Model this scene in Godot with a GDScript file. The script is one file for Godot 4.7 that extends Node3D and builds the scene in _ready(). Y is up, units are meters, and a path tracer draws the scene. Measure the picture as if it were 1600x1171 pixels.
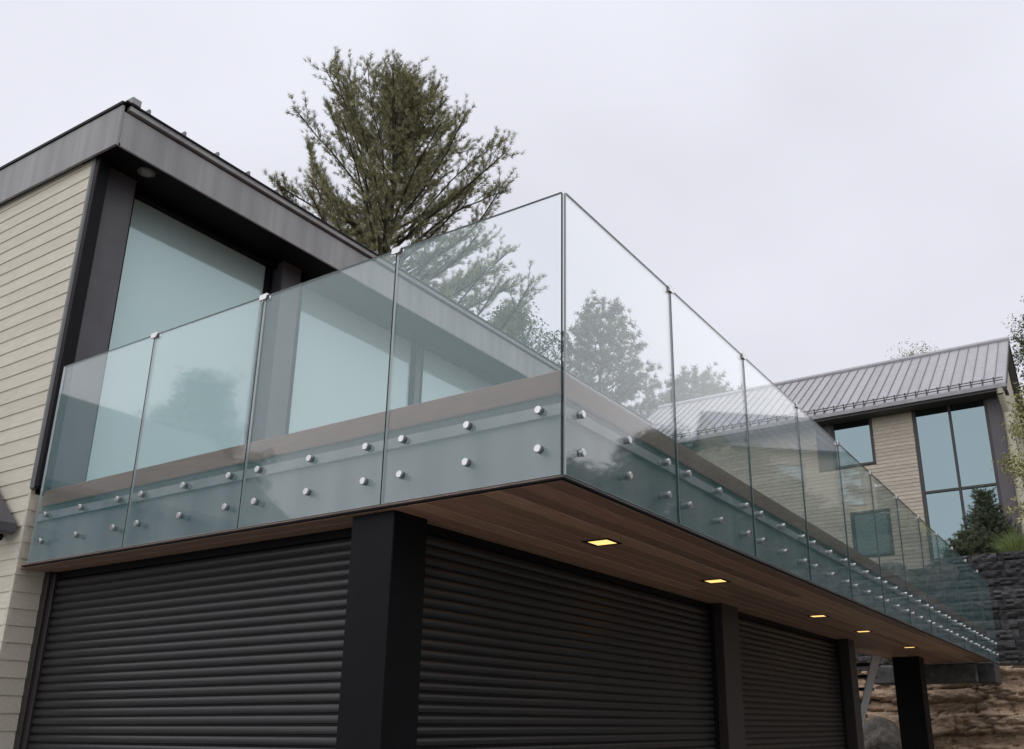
extends Node3D

const DECK_LENGTH := 14.53
const FRONT_PANEL := 1.0789
const SIDE_PANEL := 1.2111
const GLASS_BASE := 2.7
const GLASS_HEIGHT := 1.45
const LAP := 0.1145

var taken := {}
var M := {}
var rng := RandomNumberGenerator.new()

# ---------------------------------------------------------------- names and nodes
func numbered(called: String, parent: Node) -> String:
	var key := str(parent.get_instance_id()) + called
	var n: int = taken.get(key, 0)
	taken[key] = n + 1
	return called if n == 0 else "%s_%03d" % [called, n]

func tag(o: Node, label: String, category: String, group := "", kind := "") -> void:
	if label: o.set_meta("label", label)
	if category: o.set_meta("category", category)
	if group: o.set_meta("group", group)
	if kind: o.set_meta("kind", kind)

func thing(called: String, label: String, category: String, at := Vector3.ZERO, turn := 0.0, group := "") -> Node3D:
	var o := Node3D.new()
	o.name = numbered(called, self)
	add_child(o, true)
	o.position = at
	o.rotation.y = turn
	tag(o, label, category, group)
	return o

func put(called: String, mesh: Mesh, material: Material, parent: Node, at := Vector3.ZERO, basis := Basis.IDENTITY) -> MeshInstance3D:
	var o := MeshInstance3D.new()
	o.name = numbered(called, parent)
	o.mesh = mesh
	if material: o.material_override = material
	parent.add_child(o, true)
	o.transform = Transform3D(basis, at)
	return o

func copy(root: Node3D, label: String) -> Node3D:
	var r: Node3D = root.duplicate()
	r.name = numbered(String(root.name).rstrip("0123456789").trim_suffix("_"), self)
	add_child(r, true)
	if label: r.set_meta("label", label)
	return r

# ---------------------------------------------------------------- shapes
func st() -> SurfaceTool:
	var s := SurfaceTool.new()
	s.begin(Mesh.PRIMITIVE_TRIANGLES)
	return s

func tri(s: SurfaceTool, a: Vector3, b: Vector3, c: Vector3, n: Vector3) -> void:
	if (b - a).cross(c - a).dot(n) > 0.0:
		var t := b; b = c; c = t
	for v in [a, b, c]:
		s.set_normal(n); s.add_vertex(v)

func quad(s: SurfaceTool, a: Vector3, b: Vector3, c: Vector3, d: Vector3, n: Vector3) -> void:
	tri(s, a, b, c, n)
	tri(s, a, c, d, n)

# a box from corner lo to corner hi with chamfered edges
func box(s: SurfaceTool, lo: Vector3, hi: Vector3, e := 0.003) -> void:
	e = minf(e, minf(hi.x - lo.x, minf(hi.y - lo.y, hi.z - lo.z)) * 0.3)
	var c := (lo + hi) * 0.5
	var h := (hi - lo) * 0.5
	if e <= 0.0:
		for ax in 3:
			for sg in [-1.0, 1.0]:
				var n := Vector3.ZERO; n[ax] = sg
				var u := Vector3.ZERO; u[(ax + 1) % 3] = h[(ax + 1) % 3]
				var v := Vector3.ZERO; v[(ax + 2) % 3] = h[(ax + 2) % 3]
				var o := c + n * h[ax]
				quad(s, o - u - v, o + u - v, o + u + v, o - u + v, n)
		return
	for ax in 3:
		var b := (ax + 1) % 3
		var d := (ax + 2) % 3
		for sg in [-1.0, 1.0]:
			var n := Vector3.ZERO; n[ax] = sg
			var u := Vector3.ZERO; u[b] = h[b] - e
			var v := Vector3.ZERO; v[d] = h[d] - e
			var o := c + n * h[ax]
			quad(s, o - u - v, o + u - v, o + u + v, o - u + v, n)
	for ax in 3:
		var b := (ax + 1) % 3
		var d := (ax + 2) % 3
		for sb in [-1.0, 1.0]:
			for sd in [-1.0, 1.0]:
				var along := Vector3.ZERO; along[ax] = h[ax] - e
				var p := c; p[b] += sb * h[b]; p[d] += sd * (h[d] - e)
				var q := c; q[b] += sb * (h[b] - e); q[d] += sd * h[d]
				var n := Vector3.ZERO; n[b] = sb; n[d] = sd
				quad(s, p - along, p + along, q + along, q - along, n.normalized())
	for sx in [-1.0, 1.0]:
		for sy in [-1.0, 1.0]:
			for sz in [-1.0, 1.0]:
				var k := Vector3(sx, sy, sz)
				tri(s, c + k * Vector3(h.x, h.y - e, h.z - e), c + k * Vector3(h.x - e, h.y, h.z - e), c + k * Vector3(h.x - e, h.y - e, h.z), k.normalized())

func box_mesh(lo: Vector3, hi: Vector3, e := 0.003) -> ArrayMesh:
	var s := st()
	box(s, lo, hi, e)
	return s.commit()

# a profile of points (u, v) swept along the third axis; axis 0: u=z v=y along x, axis 2: u=x v=y along z, axis 1: u=x v=z along y
func prism(s: SurfaceTool, poly: PackedVector2Array, axis: int, a: float, b: float) -> void:
	var to := func(p: Vector2, w: float) -> Vector3:
		return Vector3(w, p.y, p.x) if axis == 0 else Vector3(p.x, p.y, w) if axis == 2 else Vector3(p.x, w, p.y)
	var mid := Vector2.ZERO
	var area := 0.0
	for i in poly.size():
		var p := poly[i]; var q := poly[(i + 1) % poly.size()]
		area += p.cross(q)
	for i in poly.size():
		var p := poly[i]; var q := poly[(i + 1) % poly.size()]
		var e := q - p
		var n2 := Vector2(e.y, -e.x).normalized() * signf(area)
		var n: Vector3 = to.call(n2, 0.0)
		quad(s, to.call(p, a), to.call(q, a), to.call(q, b), to.call(p, b), n)
	var idx := Geometry2D.triangulate_polygon(poly)
	var ax := Vector3.ZERO; ax[axis] = 1.0
	for k in range(0, idx.size(), 3):
		tri(s, to.call(poly[idx[k]], a), to.call(poly[idx[k + 1]], a), to.call(poly[idx[k + 2]], a), -ax)
		tri(s, to.call(poly[idx[k]], b), to.call(poly[idx[k + 1]], b), to.call(poly[idx[k + 2]], b), ax)

# a lathed shape round the axis +z: points (radius, z)
func lathe(s: SurfaceTool, prof: PackedVector2Array, seg := 20) -> void:
	for i in prof.size() - 1:
		var p := prof[i]; var q := prof[i + 1]
		var e := q - p
		var n2 := Vector2(-e.y, e.x).normalized() * -1.0
		for k in seg:
			var a0 := TAU * k / seg; var a1 := TAU * (k + 1) / seg
			var am := (a0 + a1) * 0.5
			var d0 := Vector3(cos(a0), sin(a0), 0); var d1 := Vector3(cos(a1), sin(a1), 0); var dm := Vector3(cos(am), sin(am), 0)
			quad(s, d0 * p.x + Vector3(0, 0, p.y), d1 * p.x + Vector3(0, 0, p.y), d1 * q.x + Vector3(0, 0, q.y), d0 * q.x + Vector3(0, 0, q.y), dm * n2.x + Vector3(0, 0, n2.y))

func tube(s: SurfaceTool, p: Vector3, q: Vector3, r0: float, r1: float, seg := 7) -> void:
	var d := (q - p).normalized()
	var u := d.cross(Vector3.RIGHT if absf(d.x) < 0.8 else Vector3.UP).normalized()
	var v := d.cross(u)
	for k in seg:
		var a0 := TAU * k / seg; var a1 := TAU * (k + 1) / seg
		var c0 := u * cos(a0) + v * sin(a0); var c1 := u * cos(a1) + v * sin(a1)
		var pts := [p + c0 * r0, p + c1 * r0, q + c1 * r1, q + c0 * r1]
		var ns := [c0, c1, c1, c0]
		var order := [0, 1, 2, 0, 2, 3]
		if (pts[1] - pts[0]).cross(pts[2] - pts[0]).dot(c0) > 0.0:
			order = [0, 2, 1, 0, 3, 2]
		for i in order:
			s.set_normal(ns[i]); s.add_vertex(pts[i])

# ---------------------------------------------------------------- materials
func lin(r: float, g: float, b: float, a := 1.0) -> Color:
	var c := Color(r, g, b).linear_to_srgb()
	c.a = a
	return c

func noise_tex(freq: float, octaves: int, dark: Color, light: Color, sd: int, size := 512, type := FastNoiseLite.TYPE_SIMPLEX_SMOOTH) -> NoiseTexture2D:
	var n := FastNoiseLite.new()
	n.noise_type = type
	n.seed = sd
	n.frequency = freq
	n.fractal_octaves = octaves
	var t := NoiseTexture2D.new()
	t.width = size; t.height = size
	t.seamless = true
	t.noise = n
	var g := Gradient.new()
	g.set_color(0, dark); g.set_color(1, light)
	t.color_ramp = g
	return t

func bump_tex(freq: float, octaves: int, sd: int, strength := 4.0, size := 512) -> NoiseTexture2D:
	var n := FastNoiseLite.new()
	n.seed = sd
	n.frequency = freq
	n.fractal_octaves = octaves
	var t := NoiseTexture2D.new()
	t.width = size; t.height = size
	t.seamless = true
	t.noise = n
	t.as_normal_map = true
	t.bump_strength = strength
	return t

func mat(c: Color, rough: float, metal := 0.0, tex: Texture2D = null, scale := Vector3.ONE, bump: Texture2D = null, bump_scale := 1.0) -> StandardMaterial3D:
	var m := StandardMaterial3D.new()
	m.albedo_color = c
	m.roughness = rough
	m.metallic = metal
	if tex: m.albedo_texture = tex
	if bump:
		m.normal_enabled = true
		m.normal_texture = bump
		m.normal_scale = bump_scale
	if tex or bump:
		m.uv1_triplanar = true
		m.uv1_world_triplanar = true
		m.uv1_scale = scale
	return m

func make_materials() -> void:
	var mottled := noise_tex(0.012, 4, Color(0.86, 0.855, 0.855), Color(1, 1, 1), 3)
	var streak := noise_tex(0.007, 3, Color(0.8, 0.8, 0.81), Color(1, 1, 1), 5)
	var grain := noise_tex(0.016, 5, Color(0.8, 0.76, 0.73), Color(1, 1, 1), 7)
	var fine := bump_tex(0.08, 4, 9, 2.0)
	var wavy := bump_tex(0.01, 2, 10, 1.0)
	M.fascia = mat(lin(0.31, 0.312, 0.312), 0.5, 0.0, streak, Vector3(1.3, 0.12, 1.3), wavy, 0.15)
	M.fascia_trim = mat(lin(0.17, 0.168, 0.175), 0.45, 0.0, mottled, Vector3(1.2, 1.2, 1.2))
	M.black_metal = mat(lin(0.009, 0.009, 0.011), 0.55, 0.0, mottled, Vector3(0.7, 0.7, 0.7))
	M.black_metal.metallic_specular = 0.25
	M.column = mat(lin(0.1, 0.098, 0.112), 0.55, 0.0, mottled, Vector3(0.8, 0.5, 0.8))
	M.post = mat(lin(0.008, 0.008, 0.0105), 0.5, 0.0, mottled, Vector3(0.8, 0.5, 0.8))
	M.post.metallic_specular = 0.25
	M.guide = mat(lin(0.033, 0.029, 0.028), 0.5, 0.0, mottled, Vector3(2, 0.6, 2))
	M.shutter = []
	for k in 3:
		var f := 1.0 + 0.08 * (k - 1)
		M.shutter.append(mat(lin(0.02 * f, 0.019 * f, 0.0212 * f), 0.36, 0.0, mottled, Vector3(0.5, 1.0, 0.5)))
	M.deck_fascia = mat(lin(0.24, 0.24, 0.245), 0.55, 0.0, streak, Vector3(1.1, 0.1, 1.1), wavy, 0.15)
	M.siding = []
	for k in 4:
		var f: float = [1.0, 0.955, 1.03, 0.98][k]
		M.siding.append(mat(lin(0.72 * f, 0.675 * f, 0.575 * f), 0.75, 0.0, noise_tex(0.02, 5, Color(0.92, 0.915, 0.9), Color(1, 1, 1), 20 + k), Vector3(0.4, 4.0, 4.0), fine, 0.12))
	M.soffit = []
	for k in 5:
		var f: float = [1.0, 0.7, 1.25, 0.82, 1.1][k]
		M.soffit.append(mat(lin(0.53 * f, 0.325 * f * (0.96 + 0.03 * k), 0.225 * f), 0.5, 0.0, grain, Vector3(6.0, 6.0, 0.35)))
	M.soffit_cross = mat(lin(0.42, 0.28, 0.21), 0.5, 0.0, grain, Vector3(0.35, 6.0, 6.0))
	M.band_front = mat(lin(0.235, 0.085, 0.038), 0.6, 0.0, grain, Vector3(0.4, 6.0, 6.0))
	M.band_side = mat(lin(0.235, 0.085, 0.038), 0.6, 0.0, grain, Vector3(6.0, 6.0, 0.4))
	M.steel = mat(lin(0.6, 0.6, 0.61), 0.28, 1.0)
	M.galvanised = mat(lin(0.55, 0.57, 0.6), 0.5, 0.3, noise_tex(0.05, 3, Color(0.75, 0.75, 0.75), Color(1, 1, 1), 31), Vector3(2, 2, 2))
	var g := mat(lin(0.3, 0.73, 0.76, 0.072), 0.0)
	g.roughness = 0.035
	g.transparency = BaseMaterial3D.TRANSPARENCY_ALPHA
	M.glass = g
	M.glass_edge = mat(lin(0.02, 0.04, 0.045), 0.15)
	M.glint_edge = mat(lin(0.42, 0.47, 0.48), 0.1)  # silver glint of reflected sky put into the edge colour
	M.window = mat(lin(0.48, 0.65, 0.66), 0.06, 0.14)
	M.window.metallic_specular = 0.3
	M.window_far = mat(lin(0.21, 0.28, 0.3), 0.03, 1.0)
	M.window_dark = mat(lin(0.09, 0.125, 0.125), 0.08, 0.5)
	M.roof = []
	for k in 3:
		var f := 1.0 + 0.05 * (k - 1)
		M.roof.append(mat(lin(0.36 * f, 0.355 * f, 0.385 * f), 0.42, 0.1, mottled, Vector3(0.4, 0.4, 0.4)))
	M.seam = mat(lin(0.15, 0.145, 0.155), 0.5)
	M.far_siding = []
	for k in 3:
		var f := 1.0 + 0.05 * (k - 1)
		M.far_siding.append(mat(lin(0.62 * f, 0.56 * f, 0.47 * f), 0.8, 0.0, mottled, Vector3(0.6, 3.0, 3.0)))
	M.far_trim = mat(lin(0.12, 0.11, 0.125), 0.6)
	M.far_dark = mat(lin(0.06, 0.056, 0.058), 0.6)
	M.downspout = mat(lin(0.55, 0.5, 0.4), 0.6)
	M.concrete = mat(lin(0.2, 0.2, 0.2), 0.85, 0.0, noise_tex(0.015, 5, Color(0.6, 0.6, 0.6), Color(1, 1, 1), 40), Vector3(0.6, 0.6, 0.6), fine, 0.4)
	M.gravel = mat(lin(0.4, 0.39, 0.37), 0.9, 0.0, noise_tex(0.06, 5, Color(0.5, 0.5, 0.5), Color(1, 1, 1), 41), Vector3(0.5, 0.5, 0.5), fine, 0.8)
	M.soil = mat(lin(0.16, 0.17, 0.1), 0.95, 0.0, noise_tex(0.03, 5, Color(0.4, 0.42, 0.3), Color(1, 1, 1), 42), Vector3(0.25, 0.25, 0.25), fine, 0.8)
	M.rock = mat(lin(0.74, 0.64, 0.56), 0.9, 0.0, rock_tex(), Vector3(0.35, 0.75, 0.35), bump_tex(0.02, 6, 44, 18.0), 1.0)
	M.boulder = mat(lin(0.27, 0.25, 0.23), 0.9, 0.0, noise_tex(0.02, 5, Color(0.45, 0.43, 0.4), Color(1, 1, 1), 45), Vector3(0.7, 0.7, 0.7), bump_tex(0.03, 5, 46, 8.0), 0.8)
	M.block = []
	for k in 4:
		var f: float = [1.0, 0.7, 1.3, 0.85][k]
		M.block.append(mat(lin(0.085 * f, 0.085 * f, 0.09 * f), 0.85, 0.0, noise_tex(0.03, 5, Color(0.5, 0.5, 0.5), Color(1, 1, 1), 50 + k, 256), Vector3(1, 1, 1), bump_tex(0.03, 5, 55, 10.0, 256), 1.0))
	M.bark = mat(lin(0.085, 0.07, 0.058), 0.95, 0.0, noise_tex(0.04, 4, Color(0.5, 0.5, 0.5), Color(1, 1, 1), 60, 256), Vector3(2, 0.5, 2))

func rock_tex() -> ImageTexture:
	var im := Image.create(512, 512, false, Image.FORMAT_RGB8)
	var a := FastNoiseLite.new(); a.seed = 1; a.frequency = 0.008; a.fractal_octaves = 5
	var b := FastNoiseLite.new(); b.seed = 2; b.frequency = 0.015; b.fractal_octaves = 4
	var c := FastNoiseLite.new(); c.seed = 3; c.frequency = 0.05; c.fractal_octaves = 4
	for y in 512:
		for x in 512:
			# periodic in both directions by walking two circles
			var p := Vector2(x, y) / 512.0 * TAU
			var q := Vector3(cos(p.x) * 80, sin(p.x) * 80, cos(p.y) * 80 * 3.0)
			var q2 := q + Vector3(0, 0, sin(p.y) * 160)
			var h := a.get_noise_3dv(q2) * 0.5 + 0.5
			var o := clampf(b.get_noise_3dv(q2) * 1.6 + 0.25, 0, 1)
			var f := c.get_noise_3dv(q2 * 1.5) * 0.5 + 0.5
			var col := Color(0.62, 0.57, 0.53).lerp(Color(0.98, 0.9, 0.82), h)
			col = col.lerp(Color(0.6, 0.57, 0.45), o * 0.45)
			col = col * (0.74 + 0.5 * f)
			im.set_pixel(x, y, col)
	return ImageTexture.create_from_image(im)

func leaf_mat(c: Color, back := 0.35) -> StandardMaterial3D:
	var m := StandardMaterial3D.new()
	m.albedo_color = c
	m.roughness = 0.75
	m.vertex_color_use_as_albedo = true
	m.cull_mode = BaseMaterial3D.CULL_DISABLED
	m.backlight_enabled = true
	m.backlight = Color(c.r * back * 1.6, c.g * back * 1.6, c.b * back * 1.6)
	return m

# ---------------------------------------------------------------- the scene
func _ready() -> void:
	rng.seed = 11
	# camera
	var cam := Camera3D.new()
	cam.name = "camera"
	cam.projection = Camera3D.PROJECTION_FRUSTUM
	cam.near = 0.1
	cam.far = 1500.0
	cam.size = 2.0 * 0.1 * 0.41743
	cam.frustum_offset = Vector2(-0.005808, 0.006473)
	cam.position = Vector3(2.0272, 1.6269, 3.2774)
	cam.rotation = Vector3(0.317642, 0.55348, 0.0)
	add_child(cam)
	cam.current = true
	# sky, exposure
	var env := Environment.new()
	var sky := Sky.new()
	var sm := ProceduralSkyMaterial.new()
	sm.sky_top_color = Color(0.84, 0.845, 0.885)
	sm.sky_horizon_color = Color(0.832, 0.834, 0.874)
	sm.sky_curve = 0.6
	sm.ground_bottom_color = Color(0.45, 0.45, 0.44)
	sm.ground_horizon_color = Color(0.6, 0.6, 0.6)
	sm.sky_cover = cloud_cover()
	sm.sky_cover_modulate = Color(1, 1, 1, 1)
	sky.sky_material = sm
	env.background_mode = Environment.BG_SKY
	env.sky = sky
	env.tonemap_mode = Environment.TONE_MAPPER_LINEAR
	env.tonemap_exposure = 1.0
	env.sdfgi_enabled = true
	env.ssao_enabled = true
	env.ssil_enabled = true
	var we := WorldEnvironment.new()
	we.name = "world_environment"
	we.environment = env
	add_child(we)
	# the veiled sun: very soft, high, from the front left
	var sun := DirectionalLight3D.new()
	sun.name = "sun"
	sun.light_color = Color(1.0, 0.985, 0.965)
	sun.light_energy = 0.5
	sun.light_angular_distance = 178.0
	sun.shadow_enabled = true
	sun.sky_mode = DirectionalLight3D.SKY_MODE_LIGHT_ONLY
	add_child(sun)
	sun.look_at_from_position(Vector3(-0.6, 14, 1.6), Vector3.ZERO)

	make_materials()
	make_ground()
	make_house()
	make_garage()
	make_deck()
	make_far_house()
	make_neighbour()
	make_drive_house()
	make_retaining_walls()
	make_rocks()
	make_stairs()
	make_balustrade()
	make_lights()
	make_trees()
	make_plants()

func cloud_cover() -> ImageTexture:
	var im := Image.create(256, 128, false, Image.FORMAT_RGBA8)
	var n := FastNoiseLite.new(); n.seed = 4; n.frequency = 1.3; n.fractal_octaves = 4
	for y in 128:
		for x in 256:
			var up := (0.5 - (y + 0.5) / 128.0) * PI
			var a := (x + 0.5) / 256.0 * TAU
			var d := Vector3(cos(up) * cos(a), sin(up) * 1.6, cos(up) * sin(a))
			var v := n.get_noise_3dv(d) * 0.5 + 0.5
			im.set_pixel(x, y, Color(0.9, 0.91, 0.94, 0.34 * v))
	return ImageTexture.create_from_image(im)

# ---------------------------------------------------------------- ground
func height(x: float, z: float) -> float:
	var h := 0.0
	h += 2.5 * smoothstep(-14.9, -15.5, z)
	h += 1.45 * smoothstep(-15.85, -16.0, z)
	h += 0.85 * smoothstep(-16.45, -16.6, z)
	h += 0.75 * smoothstep(-16.8, -22.0, z)
	h += 7.0 * smoothstep(-28.0, -90.0, z)
	var far := maxf(0.0, Vector2(x, z).length() - 45.0)
	h += minf(far * 0.03, 5.0)
	return h

func make_ground() -> void:
	var xs := []
	var zs := []
	for v in [-700, -300, -150, -100, -70, -50, -40, -30, -24, -20, -16, -13, -10, -8, -6, -4, -3, -2, -1, 0, 1, 2, 3, 4, 6, 8, 10, 13, 16, 20, 25, 30, 40, 60, 100, 200, 400, 700]: xs.append(float(v))
	for v in [700, 400, 200, 100, 60, 40, 30, 20, 12, 8, 4, 0, -4, -8, -11, -13, -14.5, -14.9, -15.2, -15.5, -15.85, -16.0, -16.2, -16.45, -16.6, -16.8, -18, -19.5, -21, -22, -24, -28, -34, -42, -52, -64, -80, -100, -140, -200, -400, -700]: zs.append(float(v))
	var s := st()
	for i in xs.size() - 1:
		for k in zs.size() - 1:
			var p := [Vector3(xs[i], 0, zs[k]), Vector3(xs[i + 1], 0, zs[k]), Vector3(xs[i + 1], 0, zs[k + 1]), Vector3(xs[i], 0, zs[k + 1])]
			for j in 4: p[j].y = height(p[j].x, p[j].z)
			for t in [[0, 1, 2], [0, 2, 3]]:
				var n: Vector3 = (p[t[1]] - p[t[0]]).cross(p[t[2]] - p[t[0]])
				if n.y < 0: n = -n
				tri(s, p[t[0]], p[t[1]], p[t[2]], n.normalized())
	var o := put("ground", s.commit(), M.soil, self)
	tag(o, "grassy and earthy ground rising in terraces behind the deck", "ground", "", "structure")
	o = put("driveway", box_mesh(Vector3(-12, -0.2, -12.0), Vector3(14, 0.004, 40), 0.0), M.gravel, self)
	tag(o, "grey gravel driveway in front of the garage doors", "driveway", "", "structure")

# ---------------------------------------------------------------- the near house
func roof_y(x: float) -> float:
	return (-4.09 - x) * 0.027

func make_house() -> void:
	var t := thing("house", "flat roofed upper storey with beige lap siding, grey fascia and big tinted windows", "house", Vector3(-8, 0, -4.5))
	var o := -t.position
	var e := 0.004
	# structure behind the cladding
	var wall := put("wall", box_mesh(Vector3(-14, 0, -8.9), Vector3(-4.62, 5.96, -0.03), 0.0), M.black_metal, t, o)
	# beige lap siding on the gable wall facing the drive
	var sid := Node3D.new(); sid.name = "lap_siding"; t.add_child(sid)
	var profile := PackedVector2Array([Vector2(-0.03, 0.0), Vector2(0.0, 0.0), Vector2(0.0, 0.003), Vector2(-0.007, LAP + 0.003), Vector2(-0.03, LAP + 0.003)])
	var s := st()
	var lap_boards := []
	for j in 9:
		var cut: float = [-5.35, -11.0, -8.2, -4.95, -9.6, -7.1, -5.75, -12.0, -6.3][j]
		s = st(); prism(s, profile, 0, cut + 0.0012, -4.46)
		var near := s.commit()
		s = st(); prism(s, profile, 0, -14.0, cut - 0.0012)
		lap_boards.append([near, s.commit()])
	s = st()
	var prof_side := PackedVector2Array()
	for p in profile: prof_side.append(Vector2(p.x, p.y))
	prism(s, prof_side, 2, -0.2, 0.0)
	var return_board := s.commit()
	var y := 2.625 - 23 * LAP + 0.01
	var k := 0
	while y + LAP < 6.05:
		for part in 2:
			put("board", lap_boards[(k * 4 + k / 5) % 9][part], M.siding[(k * 7 + k / 3 + part) % 4], sid, o + Vector3(0, y, 0))
		if y < 3.2: put("return_board", return_board, M.siding[(k * 5 + 1) % 4], sid, o + Vector3(-4.457, y, 0))
		y += LAP; k += 1
	for part in 2: put("board", lap_boards[2][part], M.siding[0], sid, o + Vector3(0, y, 0))
	# corner trim with its dark channel
	s = st(); box(s, Vector3(-4.472, 3.235, -0.03), Vector3(-4.425, 6.0, 0.014), 0.012)
	put("corner_trim", s.commit(), M.fascia_trim, t, o)
	s = st(); box(s, Vector3(-4.4245, 3.245, -0.09), Vector3(-4.365, 6.0, 0.006), 0.006)
	put("corner_channel", s.commit(), M.black_metal, t, o)
	# window wall facing the deck
	var posts := [[-4.45, -0.125, -0.37], [-4.45, -1.965, -2.19]]
	for p in posts:
		put("column", box_mesh(Vector3(-4.75, 3.0, p[2]), Vector3(p[0], 5.995, p[1]), e), M.column, t, o)
	put("column", box_mesh(Vector3(-4.75, 3.0, -4.19), Vector3(-4.57, 5.93, -4.095), e), M.column, t, o)
	put("column", box_mesh(Vector3(-4.75, 3.0, -6.1), Vector3(-4.45, 5.995, -5.87), e), M.column, t, o)
	put("column", box_mesh(Vector3(-4.75, 3.0, -8.9), Vector3(-4.45, 5.995, -8.0), e), M.column, t, o)
	put("header", box_mesh(Vector3(-4.8, 5.93, -8.9), Vector3(-4.54, 5.998, -0.1), e), M.black_metal, t, o)
	for w in [[-0.41, -1.93], [-2.30, -4.09], [-4.195, -5.87], [-6.1, -8.0]]:
		var win := Node3D.new(); win.name = numbered("window", t); t.add_child(win)
		win.position = o
		put("frame", box_mesh(Vector3(-4.66, 3.0, w[1] - 0.001), Vector3(-4.575, 5.929, w[1] + 0.055), e), M.black_metal, win)
		put("frame", box_mesh(Vector3(-4.66, 3.0, w[0] - 0.04), Vector3(-4.575, 5.929, w[0] + 0.001), e), M.black_metal, win)
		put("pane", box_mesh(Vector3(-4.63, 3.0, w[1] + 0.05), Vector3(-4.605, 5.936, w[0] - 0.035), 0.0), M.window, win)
	# roof slab with metal fascias
	s = st()
	prism(s, PackedVector2Array([Vector2(-4.12, 6.0), Vector2(-14.3, 6.0 + 0.27), Vector2(-14.3, 6.33 + 0.27), Vector2(-4.12, 6.33)]), 2, -9.3, 0.03)
	put("roof_deck", s.commit(), M.black_metal, t, o)
	# front (rake) fascia
	s = st()
	prism(s, PackedVector2Array([Vector2(-4.088, 5.965), Vector2(-14.3, 5.965 + 0.276), Vector2(-14.3, 6.33 + 0.276), Vector2(-4.088, 6.33)]), 2, 0.031, 0.051)
	put("front_fascia", s.commit(), M.fascia, t, o)
	s = st()
	prism(s, PackedVector2Array([Vector2(-4.08, 6.335), Vector2(-14.3, 6.335 + 0.276), Vector2(-14.3, 6.36 + 0.276), Vector2(-4.08, 6.36)]), 2, 0.0, 0.062)
	put("drip_edge", s.commit(), M.black_metal, t, o)
	s = st()
	prism(s, PackedVector2Array([Vector2(-4.05, 6.37), Vector2(-14.3, 6.37 + 0.276), Vector2(-14.3, 6.425 + 0.276), Vector2(-4.05, 6.425)]), 2, -0.075, 0.0)
	put("rake_cap", s.commit(), M.fascia, t, o)
	# deck side fascia: main face, shadow gap, upper strip
	put("side_fascia", box_mesh(Vector3(-4.11, 5.965, -9.3), Vector3(-4.09, 6.285, 0.03), e), M.fascia, t, o)
	put("eave_strip", box_mesh(Vector3(-4.11, 6.3, -9.3), Vector3(-4.062, 6.345, 0.0), e), M.fascia, t, o)
	put("eave_edge", box_mesh(Vector3(-4.14, 6.3455, -9.3), Vector3(-4.052, 6.368, 0.04), e), M.black_metal, t, o)
	put("eave_soffit", box_mesh(Vector3(-4.62, 5.999, -9.3), Vector3(-4.112, 6.02, 0.028), 0.0), M.black_metal, t, o)
	put("front_soffit", box_mesh(Vector3(-4.111, 5.966, 0.0145), Vector3(-4.089, 5.99, 0.0305), 0.0), M.black_metal, t, o)
	for i in 24:
		s = st()
		var z := -0.17 - 0.335 * i
		prism(s, PackedVector2Array([Vector2(-4.07, 6.36), Vector2(-4.08, 6.425), Vector2(-4.25, 6.432), Vector2(-14, 6.68), Vector2(-14, 6.6)]), 2, z - 0.008, z + 0.008)
		put("roof_seam", s.commit(), M.fascia_trim, t, o)
	s = st()
	prism(s, PackedVector2Array([Vector2(-4.06, 6.37), Vector2(-14.3, 6.37 + 0.276), Vector2(-14.3, 6.335 + 0.276), Vector2(-4.06, 6.335)]), 2, -9.29, -0.08)
	put("roof_sheet", s.commit(), M.fascia_trim, t, o)
	# security light under the eave
	var l := thing("soffit_light", "small round unlit light under the black eave at the house corner", "light", Vector3(-4.27, 5.998, -0.335))
	s = st()
	lathe(s, PackedVector2Array([Vector2(0.068, 0.0), Vector2(0.066, -0.012), Vector2(0.055, -0.016), Vector2(0.055, -0.004)]), 24)
	put("ring", s.commit(), M.fascia_trim, l, Vector3.ZERO, Basis(Vector3.RIGHT, -PI / 2))
	s = st()
	lathe(s, PackedVector2Array([Vector2(0.054, -0.006), Vector2(0.045, -0.022), Vector2(0.025, -0.032), Vector2(0.0, -0.035)]), 24)
	put("lens", s.commit(), mat(lin(0.22, 0.24, 0.23), 0.2), l, Vector3.ZERO, Basis(Vector3.RIGHT, -PI / 2))
	# small canopy at the left edge
	var c := thing("porch_roof", "dark grey sloping rake end of a low porch roof at the far left edge", "roof", Vector3(-6.6, 2.9, 0.1))
	s = st()
	prism(s, PackedVector2Array([Vector2(-4.505, 2.99), Vector2(-4.5, 2.93), Vector2(-4.54, 2.912), Vector2(-4.68, 2.935), Vector2(-6.6, 4.51), Vector2(-6.6, 4.705)]), 2, 0.03, 0.3)
	put("rake_board", s.commit(), M.column, c, -c.position)
	s = st()
	prism(s, PackedVector2Array([Vector2(-8.695, 2.99), Vector2(-8.7, 2.93), Vector2(-8.66, 2.912), Vector2(-8.52, 2.935), Vector2(-6.602, 4.51), Vector2(-6.602, 4.705)]), 2, 0.03, 0.3)
	put("rake_board", s.commit(), M.column, c, -c.position)
	s = st()
	prism(s, PackedVector2Array([Vector2(-4.69, 2.89), Vector2(-6.6, 4.455), Vector2(-8.51, 2.89), Vector2(-8.535, 2.917), Vector2(-6.6, 4.503), Vector2(-4.665, 2.917)]), 2, 0.02, 0.24)
	put("soffit", s.commit(), M.black_metal, c, -c.position)

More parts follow.
